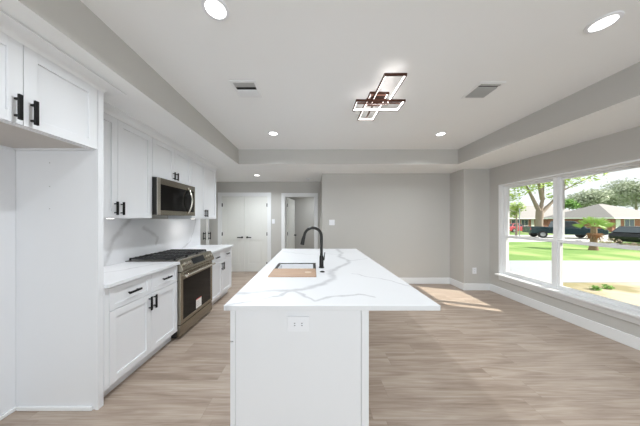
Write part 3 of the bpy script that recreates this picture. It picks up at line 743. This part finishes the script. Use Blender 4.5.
lf = thing('ceiling_light_fixture', (0.65, 2.06, TR), 'bronze geometric led ceiling light of overlapping glowing rectangles', 'ceiling light')
def led_frame(x0, x1, y0, y1, z, nm='frame', h=0.021, t_=0.010):
    b = MB()
    b.box(x0, x0+t_, y0, y1, z, z+h).box(x1-t_, x1, y0, y1, z, z+h).box(x0+t_, x1-t_, y0, y0+t_, z, z+h).box(x0+t_, x1-t_, y1-t_, y1, z, z+h)
    fr = b.build(nm, 'bronze', lf)
    b = MB(); i = t_; k = 0.004
    b.box(x0+i, x0+i+k, y0+i, y1-i, z+0.003, z+h-0.003).box(x1-i-k, x1-i, y0+i, y1-i, z+0.003, z+h-0.003)
    b.box(x0+i+k, x1-i-k, y0+i, y0+i+k, z+0.003, z+h-0.003).box(x0+i+k, x1-i-k, y1-i-k, y1-i, z+0.003, z+h-0.003)
    b.build('light_strip', 'led', fr, label='glowing white inner strip')
led_frame(0.585, 0.772, 1.695, 2.135, 2.590)
led_frame(0.532, 0.722, 2.05, 2.475, 2.594)
led_frame(0.418, 0.902, 2.015, 2.200, 2.560)
led_frame(0.540, 0.726, 1.968, 2.185, 2.604)
b = MB(); b.box(0.575, 0.695, 2.07, 2.155, 2.612, TR-0.0005).box(0.560, 0.705, 1.99, 2.165, 2.600, 2.612)
b.build('canopy', 'bronze', lf)
b = MB(); b.box(0.43, 0.89, 2.10, 2.115, 2.588, 2.600).box(0.625, 0.64, 2.02, 2.46, 2.612, 2.622)
b.build('support_bar', 'bronze', lf)

# ------------------------------------------------------------------ outside
GZ = -0.60
def ground(name, x0, x1, y0, y1, m, lab, z1=GZ, dep=0.3):
    return struct(box(x0, x1, y0, y1, GZ-dep, z1).build(name, m), lab, 'ground')
ground('ground_yard', 3.9, 14.0, -8, 6.6, 'dirt', 'bare sandy yard close to the window')
ground('ground_driveway', 3.9, 60, 6.6, 10.1, 'concrete', 'wide pale concrete driveway strip', GZ+0.01)
ground('ground_lawn', 3.9, 60, 10.1, 18.6, 'grass', 'green lawn beyond the driveway')
ground('ground_street', 3.9, 95, 18.6, 27.0, 'street', 'pale street where the pickup stands', GZ+0.005)
ground('ground_verge', 3.9, 120, 27.0, 90, 'grass', 'lawn in front of the far houses', GZ+0.002)
ground('ground_side', 14.0, 60, -8, 6.6, 'grass', 'grass at the side of the driveway')
struct(box(3.7, 4.75, -3.35, 6.2, 2.36, 2.46).build('roof_sunblock', 'fascia'), 'added unseen white eave that cuts the high sun', 'eave')  # added overhang, keeps the upper sun beam off the far wall
# added unseen wall that stops the sun short of the near window half
struct(box(5.0, 5.3, -3.0, 2.28, GZ, 3.2).build('wall_sunblock', 'brick'), 'added brick wall outside the frame that blocks the sun', 'wall')

def leaf_ball(b, c, rad, n, size, sq=(1, 1, 1)):
    for _ in range(n):
        d = Vector((R.gauss(0, 1), R.gauss(0, 1), R.gauss(0, 1))).normalized()*(R.random()**0.45)
        p = Vector((c[0]+d.x*rad*sq[0], c[1]+d.y*rad*sq[1], c[2]+d.z*rad*sq[2]))
        u = Vector((R.gauss(0, 1), R.gauss(0, 1), R.gauss(0, 1))).normalized(); v = u.orthogonal().normalized()
        s = size*R.uniform(0.6, 1.3)
        b.poly([p-u*s, p-v*s*0.45, p+u*s, p+v*s*0.45])
def px(x, Y): return (x-313.0)*Y/207.0
def pz(y, Y): return CAM_H-(y-219.5)*Y/207.0

# big bare-limbed tree behind the pickup
Y = 29.0; tx = px(539, Y)
tr = thing('oak_tree', (tx, Y, GZ), 'large forked tree with sparse spring leaves behind the pickup', 'tree')
b = MB()
b.tube([(tx, Y, GZ-0.1), (tx, Y, 0.8), (tx+0.1, Y, 2.6)], [0.52, 0.40, 0.42], 10)
limbs = [[(tx+0.1, Y, 2.4), (tx-1.0, Y, 4.6), (tx-1.5, Y+0.5, 6.6), (tx-1.2, Y, 8.5)],
         [(tx+0.1, Y, 2.4), (tx+0.5, Y, 4.2), (tx+0.6, Y, 6.4), (tx+1.6, Y-0.4, 8.6)],
         [(tx+0.15, Y, 2.2), (tx+1.7, Y, 3.7), (tx+3.2, Y, 5.4), (tx+5.4, Y-0.3, 6.6), (tx+8.0, Y-0.5, 8.0)],
         [(tx+0.5, Y, 4.2), (tx-0.3, Y-0.3, 6.2), (tx-0.5, Y, 8.2)], [(tx+3.2, Y, 5.4), (tx+3.6, Y, 7.4)]]
for l in limbs: b.tube(l, [0.27, 0.18, 0.11, 0.06, 0.04][:len(l)], 8)
b.build('trunk', 'bark', tr, smooth=True)
b = MB()
for c_, r_, n_ in (((tx-2.4, Y, 6.1), 2.0, 420), ((tx+0.4, Y, 6.9), 2.3, 420), ((tx+3.2, Y, 7.0), 2.2, 380), ((tx-3.8, Y, 4.8), 1.1, 160), ((tx+1.4, Y-0.5, 4.6), 0.8, 60), ((tx+6.5, Y-0.5, 7.6), 1.6, 150)):
    leaf_ball(b, c_, r_, n_, 0.22, (1.2, 1, 0.7))
b.build('foliage', 'leaf', tr)

def small_tree(x, Y, ytop, ylow, rad, lab, m, n, size, name='tree', group='trees across the street'):
    X = px(x, Y); zt, zl = pz(ytop, Y), pz(ylow, Y)
    r = thing(name, (X, Y, GZ), lab, 'tree', group)
    MB().tube([(X, Y, GZ-0.1), (X+0.1, Y, (zl+GZ)/2), (X, Y, zl+(zt-zl)*0.6)], [rad*0.07+0.06, rad*0.05+0.05, 0.04], 8).build('trunk', 'bark', r, smooth=True)
    b = MB(); cz = (zt+zl)/2; hz = (zt-zl)/2
    for k in range(7):
        a = k*2.4; q = 0.55*rad*math.sqrt((k+0.3)/7)
        leaf_ball(b, (X+q*math.cos(a), Y+q*math.sin(a), cz+hz*R.uniform(-0.45, 0.4)), rad*0.55, n//7, size, (1, 1, hz/rad*0.9))
    b.build('foliage', m, r)
small_tree(516, 26, 199, 219, 0.95, 'slim young yellow green tree at left edge of window', 'leaf', 900, 0.14)
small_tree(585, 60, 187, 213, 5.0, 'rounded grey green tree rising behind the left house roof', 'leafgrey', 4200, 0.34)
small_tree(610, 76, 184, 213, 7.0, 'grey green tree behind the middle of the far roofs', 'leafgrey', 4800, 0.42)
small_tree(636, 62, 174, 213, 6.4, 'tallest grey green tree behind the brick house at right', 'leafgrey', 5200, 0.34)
small_tree(569, 58, 198, 210, 2.2, 'small bright green treetop peeking over the left house', 'leafgreen', 900, 0.3)

# palm
Y = 13.6; X = px(593.5, Y)
pm = thing('palm', (X, Y, GZ), 'short fan palm with drooping dry fronds on the lawn', 'palm')
MB().tube([(X, Y, GZ-0.05), (X, Y, GZ+0.25), (X+0.02, Y, GZ+0.8), (X+0.03, Y, GZ+1.55)], [0.24, 0.18, 0.15, 0.13], 12).build('trunk', 'palmbark', pm, smooth=True)
def fan(b, base, d, length, fold, nb=11):
    d = d.normalized(); side = Matrix.Rotation(R.uniform(-1.1, 1.1), 3, d) @ d.cross(Vector((0, 0, 1))).normalized(); up = side.cross(d)
    tip0 = base+d*length*0.45
    b.tube([base, base+d*length*0.25, tip0], [0.022, 0.016, 0.012], 5)
    for k in range(nb):
        a = (k-(nb-1)/2)/(nb-1)*2.3
        dd = (d*math.cos(a)+side*math.sin(a)); L_ = length*0.62*(1-0.25*abs(a)/1.15)
        mid = tip0+dd*L_*0.55+up*0.02; tip = tip0+dd*L_+Vector((0, 0, -0.05*fold))
        w_ = dd.cross(up).normalized()*0.022
        b.poly([tip0-w_*0.4, mid-w_, tip, mid+w_, tip0+w_*0.4])
b = MB()
for k in range(17):
    a = k*2.39996; el = R.uniform(0.15, 1.2)
    fan(b, Vector((X+0.03, Y, GZ+1.5)), Vector((math.cos(a)*math.cos(el), math.sin(a)*math.cos(el), math.sin(el))), R.uniform(0.72, 0.92), 1.0)
b.build('fronds', 'palm', pm)
b = MB()
for k in range(9):
    a = k*2.4; fan(b, Vector((X+0.03, Y, GZ+1.45)), Vector((math.cos(a)*0.34, math.sin(a)*0.34, -0.9)), 0.80, 1.0, 7)
b.build('dry_fronds', 'deadfrond', pm)

# vehicles: local x is forward, built at the root then turned
def wheel(root, x, y, r_):
    s = 1 if y > 0 else -1
    wt = MB().lathe([(r_*0.55, -0.10), (r_*0.96, -0.11), (r_, -0.08), (r_, 0.08), (r_*0.96, 0.11), (r_*0.55, 0.10)], (x, y, r_), 'y', 22).build('wheel', 'tyre', root, smooth=True)
    MB().lathe([(r_*0.56, s*0.085), (r_*0.56, s*0.112), (r_*0.15, s*0.118)], (x, y, r_), 'y', 16).build('hub', 'rim', wt)
def greenhouse(root, prof_low, prof_top, z0, z1, hw0, hw1, paint):
    (xa, xb), (xc, xd) = prof_low, prof_top
    low = [(xa, -hw0, z0), (xb, -hw0, z0), (xb, hw0, z0), (xa, hw0, z0)]; top = [(xc, -hw1, z1), (xd, -hw1, z1), (xd, hw1, z1), (xc, hw1, z1)]
    mid = [tuple(a+(b_-a)*0.06 for a, b_ in zip(p, q)) for p, q in zip(low, top)]
    cabn = MB().loft([low, top]).build('cab', paint, root, bevel=0.05)
    def quad(nm, i, j, parts=1):
        for k in range(parts):
            t0, t1 = 0.06+0.88*k/parts+(0.03 if k else 0), 0.06+0.88*(k+1)/parts-(0.03 if k < parts-1 else 0)
            P = lambda t_, h_: Vector(low[i])*(1-t_)*(1-h_)+Vector(low[j])*t_*(1-h_)+Vector(top[i])*(1-t_)*h_+Vector(top[j])*t_*h_
            pts = [P(t0, 0.10), P(t1, 0.10), P(t1, 0.88), P(t0, 0.88)]
            n_ = (pts[1]-pts[0]).cross(pts[3]-pts[0]).normalized()
            cen = sum(pts, Vector())/4; 
            if n_.dot(cen-Vector(((xa+xb)/2, 0, (z0+z1)/2))) < 0: n_ = -n_
            MB().loft([[p-n_*0.01 for p in pts], [p+n_*0.012 for p in pts]]).build(nm, 'sideglass' if nm == 'side_window' else 'carglass', root)
    quad('side_window', 0, 1, 2); quad('side_window', 3, 2, 2); quad('windshield', 1, 2); quad('rear_window', 0, 3)
def sedan(loc, yaw, paint, lab, length=4.5, h=1.38, rear=(0.55, 1.15)):
    root = thing('car', (0, 0, 0), lab, 'car')
    L_ = length/2; z = h/1.4
    prof = [(-L_, 0.35*z), (-L_-0.03, 0.62*z), (-L_+0.06, 0.88*z), (-L_+0.9, 0.95*z), (L_-1.5, 0.93*z), (L_-0.4, 0.80*z), (L_, 0.62*z), (L_, 0.32*z), (L_-0.2, 0.22*z), (-L_+0.2, 0.22*z)]
    MB().prism(prof, 'y', -0.87, 0.87).build('body', paint, root, bevel=0.06)
    greenhouse(root, (-L_+rear[0], L_-1.25), (-L_+rear[1], L_-2.05), 0.9*z, h, 0.80, 0.60, paint)
    for x in (-L_+0.85, L_-0.9):
        for y in (-0.80, 0.80): wheel(root, x, y, 0.32)
    for y in (-0.6, 0.6): box(L_-0.06, L_+0.015, y-0.18, y+0.18, 0.58*z, 0.70*z).build('headlight', 'rim', root)
    root.location = loc; root.rotation_euler = (0, 0, yaw); return root
def pickup(loc, yaw, paint, lab):
    root = thing('pickup_truck', (0, 0, 0), lab, 'truck')
    b = MB(); b.prism([(-0.75, 0.50), (-0.75, 1.14), (1.05, 1.14), (2.55, 1.08), (2.85, 0.95), (2.88, 0.50), (2.6, 0.42), (-0.6, 0.42)], 'y', -0.95, 0.95)
    b.build('body', paint, root, bevel=0.06)
    b = MB(); b.box(-2.9, -0.78, -0.95, -0.85, 0.50, 1.20).box(-2.9, -0.78, 0.85, 0.95, 0.50, 1.20).box(-2.9, -2.82, -0.85, 0.85, 0.50, 1.20).box(-2.82, -0.78, -0.85, 0.85, 0.50, 0.62).box(-0.86, -0.78, -0.85, 0.85, 0.62, 1.20)
    b.build('cargo_bed', paint, root, bevel=0.03)
    greenhouse(root, (-0.74, 1.45), (-0.55, 0.62), 1.12, 1.84, 0.90, 0.72, paint)
    for x in (-1.95, 1.85):
        for y in (-0.86, 0.86): wheel(root, x, y, 0.39)
    box(2.80, 2.98, -0.92, 0.92, 0.48, 0.66).build('bumper', 'rim', root, bevel=0.03)
    box(2.86, 2.90, -0.6, 0.6, 0.70, 0.92).build('grille', 'darkcase', root)
    for y in (-0.76, 0.76): box(2.84, 2.895, y-0.13, y+0.13, 0.74, 0.92).build('headlight', 'rim', root)
    for y in (-1.02, 1.02): box(1.0, 1.12, y-0.09, y+0.09, 1.18, 1.36).build('side_mirror', paint, root, bevel=0.02)
    for y in (-0.87, 0.87): box(-2.93, -2.89, y-0.06, y+0.06, 0.85, 1.10).build('tail_light', 'redcar', root)
    root.location = loc; root.rotation_euler = (0, 0, yaw); return root
Yt = 22.6
pickup((px(562, Yt), Yt, GZ+0.005), math.radians(-24), 'truck', 'dark teal pickup truck parked behind the lawn')
sedan((px(617, 16.6)+2.5, 16.6, GZ), math.radians(4), 'blackcar', 'black hatchback parked past the palm at the right window edge', 4.3, 1.46, (0.08, 0.55))
sedan((px(515, 33), 33.0, GZ+0.002), math.radians(10), 'redcar', 'red car by the far house at the left window edge')

# houses
def house(x0, x1, Y, depth, eave, ridge, lab, wins, wall='brick', group='single storey houses across the street'):
    root = thing('house', ((x0+x1)/2, Y+depth/2, GZ), lab, 'house', group)
    box(x0, x1, Y, Y+depth, GZ-0.1, eave).build('walls', wall, root)
    o = 0.7; hip = depth*0.45; ry = Y+depth/2
    b = MB(); A = [(x0-o, Y-o, eave), (x1+o, Y-o, eave), (x1+o, Y+depth+o, eave), (x0-o, Y+depth+o, eave)]
    r1, r2 = (x0+hip, ry, ridge), (x1-hip, ry, ridge)
    b.poly([A[0], A[1], r2, r1]); b.poly([A[2], A[3], r1, r2]); b.poly([A[1], A[2], r2]); b.poly([A[3], A[0], r1]); b.poly(A[::-1])
    bmesh.ops.remove_doubles(b.bm, verts=b.bm.verts[:], dist=1e-4)
    b.build('roof', 'roof', root)
    b = MB(); b.box(x0-o, x1+o, Y-o-0.03, Y-o, eave-0.2, eave+0.02).box(x0-o-0.03, x0-o, Y-o, Y+depth+o, eave-0.2, eave+0.02)
    b.build('fascia', 'fascia', root)
    for (a, e, z0, z1, kind) in wins:
        if kind == 'window':
            f_ = MB().box(a, e, Y-0.06, Y-0.01, z0, z1).build('window', 'fascia', root)
            b = MB(); mid = (a+e)/2
            b.box(a+0.08, mid-0.04, Y-0.075, Y-0.06, z0+0.08, z1-0.08).box(mid+0.04, e-0.08, Y-0.075, Y-0.06, z0+0.08, z1-0.08).build('pane', 'pane', f_)
        else:
            f_ = MB().box(a, e, Y-0.06, Y-0.01, z0, z1).build('front_door', 'fascia', root)
            MB().lathe([(0.05, 0), (0.05, -0.05), (0.02, -0.08)], (e-0.15, Y-0.06, z0+1.0), 'y', 10).build('door_knob', 'rim', f_)
    return root
Y = 46.0
ev = pz(218.2, Y)
house(px(500, Y), px(599, Y), Y, 11, ev, pz(205.5, Y+5.5), 'long low brick house with pale roof left of the palm',
      [(px(511, Y), px(519, Y), 0.0, 1.4, 'window'), (px(521, Y), px(528, Y), 0.0, 1.4, 'window'), (px(531, Y), px(534, Y), -0.55, 1.5, 'door'), (px(566, Y), px(575, Y), 0.1, 1.4, 'window')])
Y = 33.0
house(px(612, Y), px(668, Y), Y, 9, pz(217.5, Y), pz(204.0, Y+4.5), 'red brick house with pale roof right of the palm',
      [(px(624, Y), px(634, Y), 0.2, 1.5, 'window'), (px(615.5, Y), px(620, Y), -0.55, 1.45, 'door')])
# low shrubs by the palm and tufts in the yard
def shrub(x, Y, rad, lab, m, name='shrub', n=260, size=0.07, zz=GZ, group=None, flat=0.6):
    X = px(x, Y); b = MB(); leaf_ball(b, (X, Y, zz+rad*flat*0.75), rad, n, size, (1, 1, flat))
    return tag(b.build(name, m), lab, name.replace('_', ' '), group)
shrub(610, 15.6, 0.6, 'low dry shrub on the lawn right of the palm', 'drygrass')
shrub(632, 14.0, 0.45, 'low dry shrub in front of the black car', 'drygrass')
for x, Y_, lab in ((596, 5.9, 'left green weed tuft in the sandy yard'), (607, 6.0, 'right green weed tuft in the sandy yard')):
    shrub(x, Y_, 0.12, lab, 'leafgreen', 'weed_tuft', 110, 0.035, GZ, 'weeds in the yard')
# pole at the street
X = px(519.5, 24.0)
tag(MB().tube([(X, 24.0, GZ), (X, 24.0, GZ+3.2)], 0.04, 8).lathe([(0.07, 0), (0.07, 0.06), (0.02, 0.1)], (X, 24.0, GZ+3.2), 'z', 10).build('street_pole', 'rim'), 'thin grey pole on the street in the left window', 'pole')
